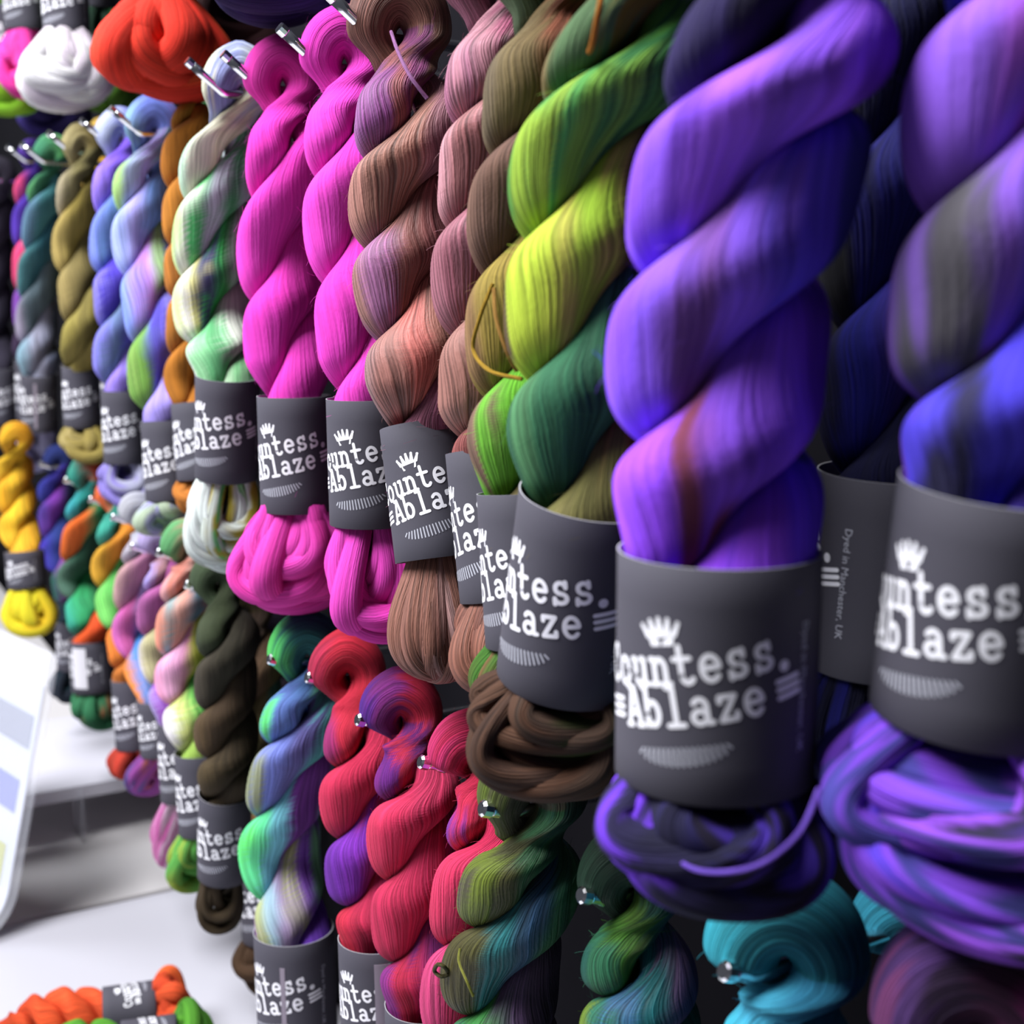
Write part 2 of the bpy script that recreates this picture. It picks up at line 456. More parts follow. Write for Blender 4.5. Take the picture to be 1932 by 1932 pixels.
    P = C[:, None, :] + (cph * U[:, None, :] + sph * V[:, None, :]) * rel[..., None]
    # in the rope the section wraps round the axis like a bean
    cax = np.concatenate((cen, np.repeat(cen[-1:], na, 0), cen[::-1])); sgn = np.concatenate((np.ones(ns), np.ones(na), -np.ones(ns)))
    psl = np.concatenate((ps, np.full(na, ps[-1]), ps[::-1] + PI)); gg = np.concatenate((g, np.zeros(na), g[::-1]))
    aal = np.concatenate((aa, np.full(na, aa[-1]), aa[::-1])); arl = np.concatenate((ar, np.full(na, ar[-1]), ar[::-1]))
    beta = 1.62 * np.sin(phi)[None, :] * sgn[:, None]
    rr_ = aal[:, None] + arl[:, None] * np.cos(phi)[None, :] * rel
    rr_ = np.where(np.cos(phi)[None, :] < 0, aal[:, None] + .8 * aal[:, None] * np.cos(phi)[None, :], rr_)
    ang = psl[:, None] + beta
    Q = cax[:, None, :] + rr_[..., None] * (np.cos(ang)[..., None] * el + np.sin(ang)[..., None] * ec)
    P = P * (1 - gg[:, None, None]) + Q * gg[:, None, None]
    # dye: stripes across each lobe, left to right as the yarn lies
    ns_tot = len(C)
    zidx = np.concatenate((ps, np.full(na, ps[-1]), ps[::-1]))
    isB = np.concatenate((np.zeros(ns), np.where(ga > PI / 2, 1, 0), np.ones(ns)))[:, None]
    relp = P - C[:, None, :] * 0
    cenall = np.concatenate((cen, np.repeat(cen[-1:], na, 0), cen[::-1]))
    off = P - cenall[:, None, :]
    lat = -(off @ el) / (W * .5)                   # -1 left .. 1 right
    ply_psi = zidx[:, None] + PI * isB            # angular position of the ply
    # lobe index: ply at left extreme of lobe j has psi=-pi*j
    turn = ply_psi / (2 * PI)                      # A: lobe 0 -> 0, lobe 2 -> -1 ; B: lobe 1 -> 0, lobe 3 -> -1
    m_ = turn - .22                                # visible half turn centred
    jn = np.round(m_); frac = m_ - jn
    nz = vnoise(wc * 5.0 + 90, Sl[:, None] * 10, seed + 11) - .5; nz2 = vnoise(wc * 13 + 90, Sl[:, None] * 22, seed + 12) - .5
    xx = np.clip(.5 + .5 * lat + .26 * nz + .12 * nz2, 0, 1)
    jn = np.broadcast_to(jn, xx.shape)
    blend = np.broadcast_to(frac, xx.shape) + .10 * nz
    jn = np.where(blend > .5, jn + 1, np.where(blend < -.5, jn - 1, jn))
    lobe = np.where(np.broadcast_to(isB, xx.shape) > .5, -2 * jn + 1, -2 * jn).astype(int)
    lobe = np.where(np.broadcast_to(cenall[:, 2:3] * 0 + np.concatenate((np.zeros(ns), np.ones(na), np.zeros(ns)))[:, None], xx.shape) > .5, -n0, lobe)
    cl = np.clip(lobe + 1, 0, len(cols) - 1)       # cols[0] = loop, cols[1] = first lobe, ...
    D = np.zeros(xx.shape + (3,))
    for i, pal in enumerate(cols):
        mk = cl == i
        if mk.any(): D[mk] = ramp(pal, xx[mk])
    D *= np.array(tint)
    D *= (1 + .22 * (vnoise(wc * 3 + 7, Sl[:, None] * 26, seed + 21) - .5))[..., None]
    root = empty('yarn_skein', E)
    tag(root, label, 'yarn skein', group)
    mb = MB(); mb.grid(P, wc, np.broadcast_to(Sl[:, None], wc.shape), D)
    mat = YM[yarn]
    mb.build('twisted_yarn', mat, root, E)
    if fuzz:
        ri = np.random.RandomState(seed + 3); q = fuzz
        a = ri.randint(2, P.shape[0] - 2, q); b = ri.randint(1, nf - 1, q)
        p0 = P[a, b]; Tn = P[a + 1, b] - P[a - 1, b]; Tn /= np.linalg.norm(Tn, axis=1)[:, None]
        Nr = np.cross(Tn, P[a, b + 1] - P[a, b - 1]); Nr /= np.linalg.norm(Nr, axis=1)[:, None]
        Nr *= np.sign(np.sum(Nr * (p0 - cax[a]), 1))[:, None]
        ln_ = ri.uniform(.004, .011, q)[:, None]; di = ri.choice((-1, 1), q)[:, None]
        sd = np.cross(Tn, Nr) * ri.uniform(-.5, .5, q)[:, None]
        m3 = MB(); t3 = np.linspace(0, 1, 5)
        Pm = np.stack([p0 + ln_ * (t * di * Tn + sd * t + (.55 * t - .30 * t * t) * Nr * .8) + Nr * .0002 for t in t3], 1)
        wd = np.cross(Nr, Tn) * .00006
        for h in range(q):
            g2 = np.stack((Pm[h] - wd[h], Pm[h] + wd[h]), 1)
            m3.grid(g2, np.zeros((5, 2)), np.zeros((5, 2)), np.broadcast_to(D[a[h], b[h]] * 1.1, (5, 2, 3)))
        fz = m3.build('flyaway_fuzz', mat, root, E); fz['kind'] = 'stuff'
    # --- tail: bundle of loops hanging out under the band
    tcs = tc or cols[-1]
    mbt = MB(); axd = (TB - LB); ln = np.linalg.norm(axd)
    Wt_ = Wt or W * .95
    nft = int(np.clip(pxw * .10, 14, 34)); nst = int(np.clip(pxw * .22, 26, 70))
    for i in range(nt):
        if tstyle == 'bell': be = PI * i / nt + rs.uniform(-.1, .1); hw_ = Wt_ * .5; dr = rs.uniform(.93, 1.0); rt = Wt_ * .13
        elif tstyle == 'smile': be = rs.uniform(-.5, .35); hw_ = Wt_ * rs.uniform(.40, .5); dr = .30 + .70 * ((i + .7) / nt) ** .9; rt = Wt_ * rs.uniform(.09, .14)
        else:
            be = rs.uniform(-1.2, 1.2) if i % 3 else rs.uniform(-.3, .3)
            fi = (i + .5) / nt; hw_ = Wt_ * (.5 - .22 * (fi * 7 % 1)) ; dr = (1.0 - .5 * (fi * 7 % 1)) * rs.uniform(.9, 1.0) if i else 1.0; rt = Wt_ * rs.uniform(.14, .19)
        hh = hw_ - rt * .8; r0 = rl * .55
        ga = np.linspace(-.10, PI + .10, nst)
        dire = math.cos(be) * el + math.sin(be) * ec; pr = -math.sin(be) * el + math.cos(be) * ec
        latl = r0 * np.cos(ga) + (hh - r0 * .4) * np.sin(2 * ga) * np.where(np.abs(np.sin(ga)) > 0, 1, 1)
        offp = rs.uniform(-.8, .8) * rl * .45; sk = rs.uniform(-.16, .16) * Wt_ * (1 if tstyle != 'bell' else .2)
        ver = np.sin(np.clip(ga, 0, PI)) ** .85 * (ln * dr - rt * .9) - np.where((ga < 0) | (ga > PI), .05 * ln, 0)
        sg = np.sin(np.clip(ga, 0, PI))
        path = LB + axd / ln * ver[:, None] + dire * latl[:, None] + pr * (offp * (1 + 1.1 * sg) * (0.35 if tstyle == 'bell' else 1))[:, None] + el * (sk * sg)[:, None]
        T = np.gradient(path, axis=0); T /= np.linalg.norm(T, axis=1)[:, None]
        Nn = np.broadcast_to(pr, T.shape); Nn = Nn - T * np.sum(Nn * T, 1)[:, None]; Nn /= np.linalg.norm(Nn, axis=1)[:, None]
        Bn = np.cross(T, Nn)
        ph = np.linspace(-PI, PI, nft + 1)
        rr = rt * (.72 + .28 * sg)
        tw = rs.uniform(-1.2, 1.2)
        wt = (ph[None, :] + tw * ga[:, None])
        s_ = np.concatenate(([0], np.cumsum(np.linalg.norm(np.diff(path, axis=0), axis=1))))
        rl_ = 1 + .10 * (vnoise(wt * 2.4 + i * 9, s_[:, None] * 14, seed + i) - .5) * 2; rl_[:, -1] = rl_[:, 0]
        Pp = path[:, None, :] + rr[:, None, None] * rl_[..., None] * (1.15 * np.cos(ph)[None, :, None] * Nn[:, None, :] + .9 * np.sin(ph)[None, :, None] * Bn[:, None, :])
        latx = .5 - .5 * ((Pp - LB) @ el) / (Wt_ * .5)
        nz = vnoise(wt * 2 + i * 5, s_[:, None] * 12, seed + 31 + i) - .5
        xv = np.clip(.55 * latx + .45 * rs.rand() + .5 * nz, 0, 1)
        Dt = ramp(tcs, xv) * np.array(tint)
        mbt.grid(Pp, wt * rt / (W * .36), np.broadcast_to(s_[:, None], wt.shape), Dt)
    mbt.build('tail_loops', mat, root, E)
    # --- paper band
    dirz = LT - LB; H = np.linalg.norm(dirz); dirz /= H
    mid = (LT + LB) / 2
    fc = ec * math.cos(math.radians(lr)) + el * math.sin(math.radians(-lr))
    fc = fc - dirz * np.dot(fc, dirz); fc /= np.linalg.norm(fc)
    xa = np.cross(-fc, dirz); xa = np.cross(dirz, fc) ; xa = np.cross(-fc, dirz)
    Mx = Matrix(((xa[0], -fc[0], dirz[0]), (xa[1], -fc[1], dirz[1]), (xa[2], -fc[2], dirz[2])))
    M4 = Matrix.Translation(Vector(mid - E)) @ Mx.to_4x4() @ Matrix.Diagonal((rl, rl, H, 1))
    lb = bpy.data.objects.new('label_band', LABELS[seed % 4]); COL.objects.link(lb); lb.parent = root; lb.matrix_local = M4
    tag(lb, 'charcoal paper band with white print')
    lg = bpy.data.objects.new('printed_logo', logo_mesh(H / rl)); COL.objects.link(lg); lg.parent = lb
    if sticker:
        st = bpy.data.objects.new('price_sticker', sticker_mesh(*sticker)); COL.objects.link(st); st.parent = lb
    # --- stray strands
    for (sp, hexc, r_) in strands:
        pw = np.array([at(x, y, X + dx) for x, y, dx in sp]) - E
        tt = np.linspace(0, len(pw) - 1, len(pw) * 8)
        i0 = np.clip(np.floor(tt).astype(int), 0, len(pw) - 2); ff = (tt - i0)[:, None]
        def P_(j): return pw[np.clip(j, 0, len(pw) - 1)]
        p0, p1, p2, p3 = P_(i0 - 1), P_(i0), P_(i0 + 1), P_(i0 + 2)
        path = .5 * ((2 * p1) + (-p0 + p2) * ff + (2 * p0 - 5 * p1 + 4 * p2 - p3) * ff ** 2 + (-p0 + 3 * p1 - 3 * p2 + p3) * ff ** 3)
        T = np.gradient(path, axis=0); T /= np.linalg.norm(T, axis=1)[:, None]
        Nn = np.cross(T, ec); Nn /= np.linalg.norm(Nn, axis=1)[:, None]; Bn = np.cross(T, Nn)
        ph = np.linspace(-PI, PI, 9)
        Pp = path[:, None, :] + r_ * (np.cos(ph)[None, :, None] * Nn[:, None, :] + np.sin(ph)[None, :, None] * Bn[:, None, :])
        m2 = MB(); wt = np.broadcast_to(ph[None, :] * .2 + tt[:, None] * .5, Pp.shape[:2])
        m2.grid(Pp, wt, np.broadcast_to(tt[:, None] * .02, wt.shape), np.broadcast_to(np.array(lin(hexc)), Pp.shape).copy())
        m2.build('loose_strand', mat, root)
    SK[key] = dict(E=E, X=X, root=root, W=W)
    if hook: peg(key, E, X, W, hook if isinstance(hook, str) else None)
    return root

def peg(key, E, X, W, text):
    low = E[2] < 1.4; up = math.radians(20 if low else 38); tl = .007 if low else .026
    o = empty('display_hook', (0.5, E[1], E[2] - .004))
    tag(o, 'chrome hook tip poking out of the loop of the ' + (text or key.replace('_', ' ')), 'hook', 'chrome hooks on the display wall')
    base = np.array((.5, E[1], E[2] - .004))
    xf = X - W * (.20 if low else .17)
    path = [base + (0, 0, 0)] + [np.array((x, E[1], E[2] - .004)) for x in np.linspace(.47, xf, 5)]
    for t in np.linspace(.15, 1, 6):
        path.append(np.array((xf - .006 * t, E[1], E[2] - .004 + .0025 * t * t)))
    tipd = np.array((-math.cos(up), 0, math.sin(up)))
    p = path[-1]
    for t in (.3, .6, 1.0): path.append(p + tipd * tl * t)
    V, F = tube(np.array(path) - base, .0034, 12)
    mesh_obj('rod', V, F, M_CHROME, o, True)
    p = path[-1] - base
    V, F = tube([p - tipd * .001, p + tipd * .0035, p + tipd * .0045], [.0042, .0042, .0030] if low else [.0036, .0036, .0031], 10)
    mesh_obj('end_cap', V, F, M_CHROME, o, False)
    # small wall plate
    V, F = box(-.003, 0, -.011, .011, -.016, .016)
    mesh_obj('wall_plate', V, F, M_CHROME, o)

# ------------------------------------------------------------------ setting
def struct(name, v, f, mat):
    o = mesh_obj(name, v, f, mat); o['kind'] = 'structure'; return o
struct('floor', *box(-3.5, .56, -1.5, 7.0, -.05, 0), M_FLOOR)
struct('wall_right', *box(.50, .56, -1.0, 7.0, 0.0, 3.0), M_WALLR)

# near white table, back grey table, white shelf board
def table(name, label, x0, x1, y0, y1, z, mat, th=.03):
    o = empty(name, ((x0 + x1) / 2, (y0 + y1) / 2, 0)); tag(o, label, 'table')
    cx, cy = (x0 + x1) / 2, (y0 + y1) / 2
    V, F = box(x0 - cx, x1 - cx, y0 - cy, y1 - cy, z - th, z)
    t = mesh_obj('table_top', V, F, mat, o)
    bv = t.modifiers.new('bevel', 'BEVEL'); bv.width = .004; bv.segments = 2
    for sx in (x0 + .05, x1 - .05):
        for sy in (y0 + .05, y1 - .05):
            V, F = box(sx - .02 - cx, sx + .02 - cx, sy - .02 - cy, sy + .02 - cy, 0, z - th)
            mesh_obj('leg', V, F, M_LEG, o)
    return o
table('display_table', 'near white table top below the hanging skeins, at lower left', -.75, .47, .30, 1.57, .75, M_TABLE)
table('display_table', 'far table with warm grey top beyond the white table edge', -.75, .47, 1.60, 4.0, .74, M_TABLE2)
o = empty('shelf_board', (-.12, 1.95, .74)); tag(o, 'raised white shelf board standing on the grey table, behind the sign holder', 'shelf')
V, F = box(-.55, .585, -.15, .16, .062, .080); mesh_obj('board', V, F, M_RISER, o)
for lx in (-.5, .445):
    V, F = box(lx - .0025, lx + .0025, -.16, -.10, 0, .075); mesh_obj('leg', V, F, M_ACRYL, o)
    V, F = box(lx - .0025, lx + .0025, .10, .15, 0, .075); mesh_obj('leg', V, F, M_ACRYL, o)
# ------------------------------------------------------------------ row at eye level
G1 = 'skeins in the middle row'; G2 = 'skeins in the lower row'; G0 = 'skeins in the top row'
skein('purple_front', 'violet skein with a full logo on its band, nearest complete one right of centre', .27,
      [(1282, 60), (1210, 345), (1160, 690), (1150, 985)], (1475, -195), (1357, 1074, 1347, 1520), (1340, 1672), W=.0718, wl=.0675, tint=(1.4, 1.25, 1.0), fuzz=900, group=G1, yarn='f',
      cols=[['2c2368', '14122e'], ['1a1444', '120f2c', '0c0a1e'], ['7048dc', '6238c8', '8450f4', '6a44cc', '7a4cec', '8450f0', '4a2490'], ['6a40e4', '7650f2', '5a3a90', '7a56f4', '5040d0', '2c2e80'],  # first lobe's violet darkened so its colour carries the shade there
            ['8848fa', '7c40f0', '5a2a48', '6a40d0', '7444e4', '5228a8'], ['5a28b0', '6c34d0', '4a2ad0']],
      tc=['5f34d6', '5630c4', '1c1a40', '141430', '1a1848', '17142c', '3c2aa0', '151328'], lr=-21, nt=15, Wt=0.063, hook=False, tstyle='u',
      strands=[([(1235, 1585, -.012), (1310, 1640, -.034), (1420, 1636, -.036), (1505, 1575, -.030), (1545, 1490, -.010)], '6a4ab8', .0008)])
skein('purple_right', 'blue-violet skein cut off by the right edge of the photo', 0.325,
      [(1790, -160), (1735, 215), (1705, 605), (1722, 930)], (1950, -330), (1905, 945, 1838, 1405), (1850, 1752), W=0.0755, wl=0.0655, tint=(1.3, 1.2, 1.0), group=G1, yarn='f',
      cols=[['3a3090', '1a1840'], ['2018a0', '4a38d0', '2a2878'], ['7048c8', '7a52d8', '8a48c0', '5a50e0', '2a2a80'], ['6a50b0', '4a4a58', '6a48b8', '3a3ab0', '2c38c0', '14163a'],
            ['8450e0', '5248f0', '2a2a50', '4038d0', '5a48e0', '26347c', '1e2a70'], ['6048e0', '2a2a70']],
      tc=['5a40e0', '7444e0', '3a3890', '6238c0', '2c2c70', '7a44d0', '22203a', '30206a'], lr=-40, nt=26, Wt=0.076, tstyle='smile', hook=False)
skein('purple_behind', 'blue skein with painted-in shadow between the two violet skeins, band showing vertical print', 0.415,
      [(1575, -100), (1568, 190), (1560, 480), (1555, 765)], (1720, -260), (1680, 908, 1650, 1288), (1640, 1575), W=0.068, wl=0.061, tint=(0.2, 0.2, 0.24), group=G1,  # low tint and dark palette put deep shade into this blue dye
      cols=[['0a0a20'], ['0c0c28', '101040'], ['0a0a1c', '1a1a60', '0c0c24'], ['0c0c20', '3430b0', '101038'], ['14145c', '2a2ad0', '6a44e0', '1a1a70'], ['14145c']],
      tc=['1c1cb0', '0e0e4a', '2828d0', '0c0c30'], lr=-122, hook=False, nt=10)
skein('green_front', 'green and lime skein with dark brown tail, left of the violet skein', .29,
      [(1052, 60), (970, 320), (968, 590), (968, 850)], (1250, -140), (1118, 955, 1068, 1312), (1062, 1505), W=.068, wl=.0605, tint=(0.83, 0.8, 0.74), fuzz=900, group=G1,
      cols=[['4a5a38', '35401c'], ['7a6a48', '4c6a48', '6a5a20', '3a4a20', '26301a'], ['4f8a3c', '90b43e', '3c9450', '6a9c3a', '2c6a38', '4f923c', '2f6a34', '3a7a3c'],
            ['5a4838', 'bcd844', 'c2d848', 'b8b850', '9ec838', 'a8a848', '50442c', '3c6a38', 'a09038'], ['2c6048', '4a8058', '2f6a4c', '2a6046', '3a7054', '245440', '2a5c40'], ['7a7048', '6c6a3c', '8a5038']],
      tc=['4c3428', '3e2a22', '553a2c', '44332a', '33401c', '4a2e26'], lr=-55, hook=False, Wt=.063, nt=22, tstyle='smile',
      strands=[([(1140, -30, -.03), (1128, 30, -.034), (1118, 80, -.03), (1112, 98, -.024)], 'b06a18', .0011)])
skein('olive_behind', 'brown and olive skein with golden strands, half hidden behind the green skein', .308,
      [(925, 185), (890, 400), (885, 640), (890, 860)], (1040, -40), (1002, 942, 1018, 1240), (1030, 1400), W=.0615, wl=.0515, tint=(0.8, 0.8, 0.78), fuzz=900, group=G1,
      cols=[['5a6a50', '4a7a60'], ['6a5c48', '746444', '6a5838', '7a4430', '5c5c34', '2f5c48'], ['74564a', '5a4038', '60483c', '443630'], ['8a6a48', '94803a', '6c7430', '3c6c3c', '5a5044'],
            ['72584c', '6fb838', '66b02c', '84a030', '4a9030'], ['7a6a48', '4a6a30']],
      tc=['6a5030', '3a6a20', '4a3a28'], lr=-58, hook=False,
      strands=[([(930, 535, -.03), (905, 600, -.035), (893, 660, -.035), (925, 700, -.037), (985, 715, -.03)], 'b08a28', .0009),
               ([(932, 545, -.03), (936, 600, -.037), (955, 660, -.037), (975, 700, -.032)], '9a7030', .0009)])
skein('mauve_brown_behind', 'dusty mauve skein partly hidden between the rosy brown and olive skeins', .32,
      [(848, 145), (833, 325), (818, 535), (842, 735)], (935, -20), (930, 860, 958, 1150), (965, 1300), W=.061, wl=.049, tint=(0.72, 0.64, 0.72), fuzz=900, group=G1, yarn='s',
      cols=[['9a6878', 'a87a88'], ['b87c94', 'b8848c', '984e68', 'a87078'], ['c8989a', 'a06c68', '945a58', 'a87468'], ['a06c74', '904e5c', 'a0705c'], ['a87c6c', '9a6458'], ['a06058']],
      tc=['9a6a54', '7a5040', 'b08068'], lr=-62, hook=False)
skein('rosy_brown', 'rosy brown skein with a purple top and full round tail, right of the magenta pair', .315,
      [(678, 215), (663, 385), (678, 555), (706, 735)], (752, 62), (800, 812, 830, 1070), (836, 1287), W=.066, wl=.0495, tint=(0.72, 0.64, 0.74), fuzz=900, group=G1, yarn='s',
      cols=[['7c5648', '8a6250', '7c5848'], ['a06aa0', '8a4c84', '9a5a58', '7c3c68', '84624a', '7c5c44'], ['ae8270', '98705c', '9a705c', 'a07478', '8c5a94'], ['9a7466', '9a688c', '8a5c50', '94605c', '7c5044'],
            ['a48880', 'a87868', 'd07c6c', 'b07c68', 'a0785c', '8c5c68'], ['a06a78', '8a5068']],
      tc=['a88070', 'a07460', '8c6450', '7e5646', 'ac8c80', '8a6048'], lr=-13, tstyle='bell', nt=22, Wt=.0505, hook='rosy brown skein',
      strands=[([(738, 60, -.02), (752, 100, -.034), (775, 145, -.036), (806, 186, -.03)], 'a068a0', .0009)])
skein('magenta_right', 'hot magenta skein, right one of the pair, beside the rosy brown skein', .32,
      [(583, 238), (580, 432), (604, 640)], (648, 118), (697, 758, 703, 1000), (708, 1205), W=.063, wl=.053, tint=(0.80, 0.92, 0.62), fuzz=900, group=G1, yarn='f',
      cols=[['e438d2', 'd42ec0'], ['ea40dc', 'd834c8'], ['ec42e0', 'dc34cc'], ['e83cd8', 'd42cbc'], ['ea40d8']], tc=['e038c8', 'ea44d8', 'd02ab0'], lr=-24, Wt=.056, nt=13, hook='right-hand magenta skein')
skein('magenta_left', 'hot magenta skein, left one of the pair, beside the pale green skein', .32,
      [(473, 265), (452, 480), (465, 655)], (532, 160), (555, 752, 562, 972), (556, 1160), W=.063, wl=.052, tint=(0.80, 0.92, 0.62), fuzz=900, group=G1, yarn='f',
      cols=[['dc34bc', 'd42cb0'], ['e638d0', 'd82cb4'], ['ec40dc', 'd830c0'], ['e43ad4', 'd42cb8'], ['e038cc']], tc=['e034b8', 'ea44d0', 'd028a4'], lr=-35, Wt=.080, nt=14, hook='left-hand magenta skein')
skein('pale_green', 'pale grey and green speckled skein left of the magenta pair', .32,
      [(345, 300), (332, 450), (330, 595), (352, 700)], (458, 168), (430, 712, 428, 906), (418, 1080), W=.064, wl=.0515, group=G1,
      cols=[['d8d8c0', '9098c8', 'b4bcc8', 'a8a8b4'], ['b8d4bc', 'ccc8b4', 'd4d0ac', 'a8a8b4', 'b0acb8'], ['bcd890', 'd0d4c8', '50b868', 'b8bcc8', '4a9860', 'b4c0c4', '5058a0'],
            ['c8d49c', 'd8d4d0', 'ccc878', '48486c', '34a84c', '3a8c48', 'b0c4b4', '2f8c40'], ['d8e0d4', '90cc98', '60b074', 'd0d4c8', 'c8c4bc'], ['c8d8c0', '70b078']],
      tc=['dfe8e4', 'dfe8e4', 'c8d0c8', 'a89830', '50b060', '9cb890'], lr=-45, Wt=.058, nt=17, hook='pale green speckled skein')
skein('green_loop_behind', 'bright green and grey skein, only its loop showing behind the pale green skein', 0.405,
      [(372, 250), (356, 395), (352, 540)], (408, 205), (410, 700, 415, 850), (415, 960), W=0.062, wl=.05, group=G1,
      cols=[['a8c8b0', '50b070', '48b868'], ['50b868', '98c844', 'a8b8b0'], ['a0c0a8'], ['a0c0a8'], ['90b090']], hook='half hidden bright green skein')
skein('burnt_orange', 'burnt orange-brown skein, a narrow strip between the lavender and pale green skeins', .345,
      [(320, 195), (308, 300), (311, 410), (314, 515), (318, 610), (311, 725)], (352, 175), (374, 765, 386, 912), (390, 980), W=.052, wl=.05, group=G1,
      cols=[['a06828', '8a5420'], ['b07428'], ['b06c24', '9a5a1c'], ['b07028', '9a5c20'], ['a8682a'], ['a86a28', '8a5420'], ['a86820']], tc=['b06a28', '8a5420'], lr=-48, hook=False)
skein('lavender_front', 'lavender skein with a lime green lobe at its base, beside the orange strip', .33,
      [(220, 338), (216, 462), (238, 580), (247, 712)], (293, 245), (312, 798, 322, 950), (324, 1012), W=.061, wl=.047, group=G1,
      cols=[['7a9cb8', '5c6cb8', '8078c8'], ['a8d080', '9aa8c8', 'a898e0', '7a98b0', '6a70b8'], ['9aa8e4', 'a8a0e8', '6c90d4', '7c90b8'], ['7a90d8', '8c7ccc', 'a874c4', '9cc084', '9080dc'],
            ['88a858', '70a048', '5a50c0', '8078c8', '5c58d0'], ['a090e0']], tc=['c0b8d0', 'a8b8a0', '9088c0', 'b0a8c8'], lr=-48, hook='lavender skein with the lime lobe')
skein('lavender_left', 'lavender and deep blue skein, left of the other lavender one', .34,
      [(180, 333), (173, 470), (183, 562), (181, 672)], (228, 262), (231, 738, 237, 876), (244, 962), W=.061, wl=.047, group=G1,
      cols=[['b0b8d8', '6a70c8'], ['9a7ce8', '7a58d8', '6048c0'], ['7888d8', '5c80b8', '6c78c8'], ['8078d0', '4838b0', '6050b8', '8a80a0'], ['8480dc', '6a80a8', '5c50c8', '40607c'], ['9880e0']],
      tc=['9080d0', '8478c0', 'a0a0b8', '7868b8'], lr=-45, Wt=.056, hook='deep blue and lavender skein')
skein('mustard_behind', 'mustard skein peeping out between the olive and lavender skeins', 0.415,
      [(160, 330), (156, 440), (160, 545), (172, 650)], (200, 268), (215, 700, 218, 800), (220, 860), W=0.061, wl=.045, group=G1,
      cols=[['b09040', '8a6c28'], ['c09430', 'a87c20'], ['b8a448', 'a08c38'], ['d09c20', 'b08420'], ['b8ac60'], ['a09040']], hook='mustard skein')
skein('olive_left', 'olive khaki skein beside the teal green skein', .34,
      [(112, 350), (102, 470), (116, 562), (121, 652)], (158, 282), (152, 692, 156, 806), (166, 872), W=.058, wl=.046, group=G1,
      cols=[['a09468', '6a5c30'], ['a89c80', '746c44', '544c28'], ['a08c50', '8c7c3c', '5c5028'], ['8c7c4c', '6c6038', '544c2c'], ['8c8040', '847840', '645c2c'], ['8a7c40']],
      tc=['a0905c', '8c7c40', '746830'], lr=-45, sticker=(-1.15, -.85, -.42, .42, M_STICK), hook='olive khaki skein')
skein('teal_grey', 'dark green skein fading to teal and grey downwards, third from the left edge', .34,
      [(55, 337), (47, 430), (37, 515), (32, 610), (38, 685)], (103, 300), (73, 706, 76, 812), (64, 886), W=.060, wl=.051, group=G1,
      cols=[['3c7c5c', '4c8c50'], ['50905c', '2f6c50', '1c4438'], ['60829c', '3c7478', '1f4c50'], ['48787c', '1f505c', '163840'], ['8c8498', '54646c', '2c4044'], ['80a0b0', '8c8ca0', '4c546c']],
      tc=['9a98b8', '8c8aa8', '6a6880'], lr=-52, Wt=.068, nt=9, sticker=(.62, .78, -.42, .38, M_STICK_DIM), hook='green to grey skein')
skein('red_purple_far', 'narrow red and purple skein showing left of the dark green skein', .375,
      [(30, 345), (25, 425), (27, 505), (28, 585)], (66, 300), (55, 680, 58, 790), (58, 850), W=.055, wl=.046, group=G1,
      cols=[['5838a0'], ['d84878', '5038a8', '6a3080'], ['5838b0', '48308c'], ['e04878', 'c84078'], ['8048a8', '58409c'], ['40304c']], hook='red and purple skein')
skein('charcoal_far', 'charcoal black skein at the left edge of the middle row', .34,
      [(-42, 400), (-45, 490), (-45, 575), (-44, 650)], (0, 335), (0, 690, 2, 795), (0, 850), W=.062, wl=.050, group=G1,
      cols=[['2c2834'], ['3c3848', '2a2634'], ['383444', '26222e'], ['34303e', '1e1a28'], ['302c3a'], ['2a2634']], lr=-30, hook='charcoal skein')
# ------------------------------------------------------------------ lower row
skein('burgundy', 'burgundy and plum skein at the lower right corner', .33,
      [(1625, 2080), (1630, 2330)], (1850, 1945), W=.074, group=G2, loop=1.15,
      cols=[['84467c', '5a3c78', '30203a', '40203c', '7a2c64', '8a2c70'], ['8a3878', '5a2850'], ['6a2858']], hook=False)
skein('turquoise', 'plain turquoise skein with a hook tip in its loop, at the bottom right', .33,
      [(1346, 1915), (1340, 2100), (1345, 2290)], (1478, 1806), W=0.068, tint=(0.85, 0.8, 0.8), fuzz=900, group=G2, loop=1.08,
      cols=[['2fa0b4', '2a8a98', '247a8c', '1f6c84'], ['3aacc4', '4ab8dc', '3a98c0', '2a7098'], ['3aa0b8', '2a7a98'], ['3aa0b8']], hook='plain turquoise skein')
skein('turquoise_behind', 'second turquoise skein peeping out behind the first one', .40,
      [(1650, 1880), (1640, 2060)], (1705, 1770), W=.058, group=G2, loop=1.1,
      cols=[['2a8098', '1f6880'], ['2a8098'], ['2a8098']], hook=False)
skein('peacock_right', 'dark peacock green skein hanging under the violet skein, left of the turquoise one', .335,
      [(1098, 1800), (1100, 1965), (1100, 2130)], (1190, 1672), W=.0585, tint=(0.72, 0.72, 0.72), fuzz=900, group=G2, yarn='s',
      cols=[['1f3c2c', '2a4434', '1f4438'], ['24584c', '2f6c4c', '4c8428', '547c2c', '2c5c50', '4a5468', '20606c'], ['6a8430', '2f7058', '3c6c94', '20686c', '6c5478', '5a4870'], ['24504c']], hook='right-hand peacock green skein')
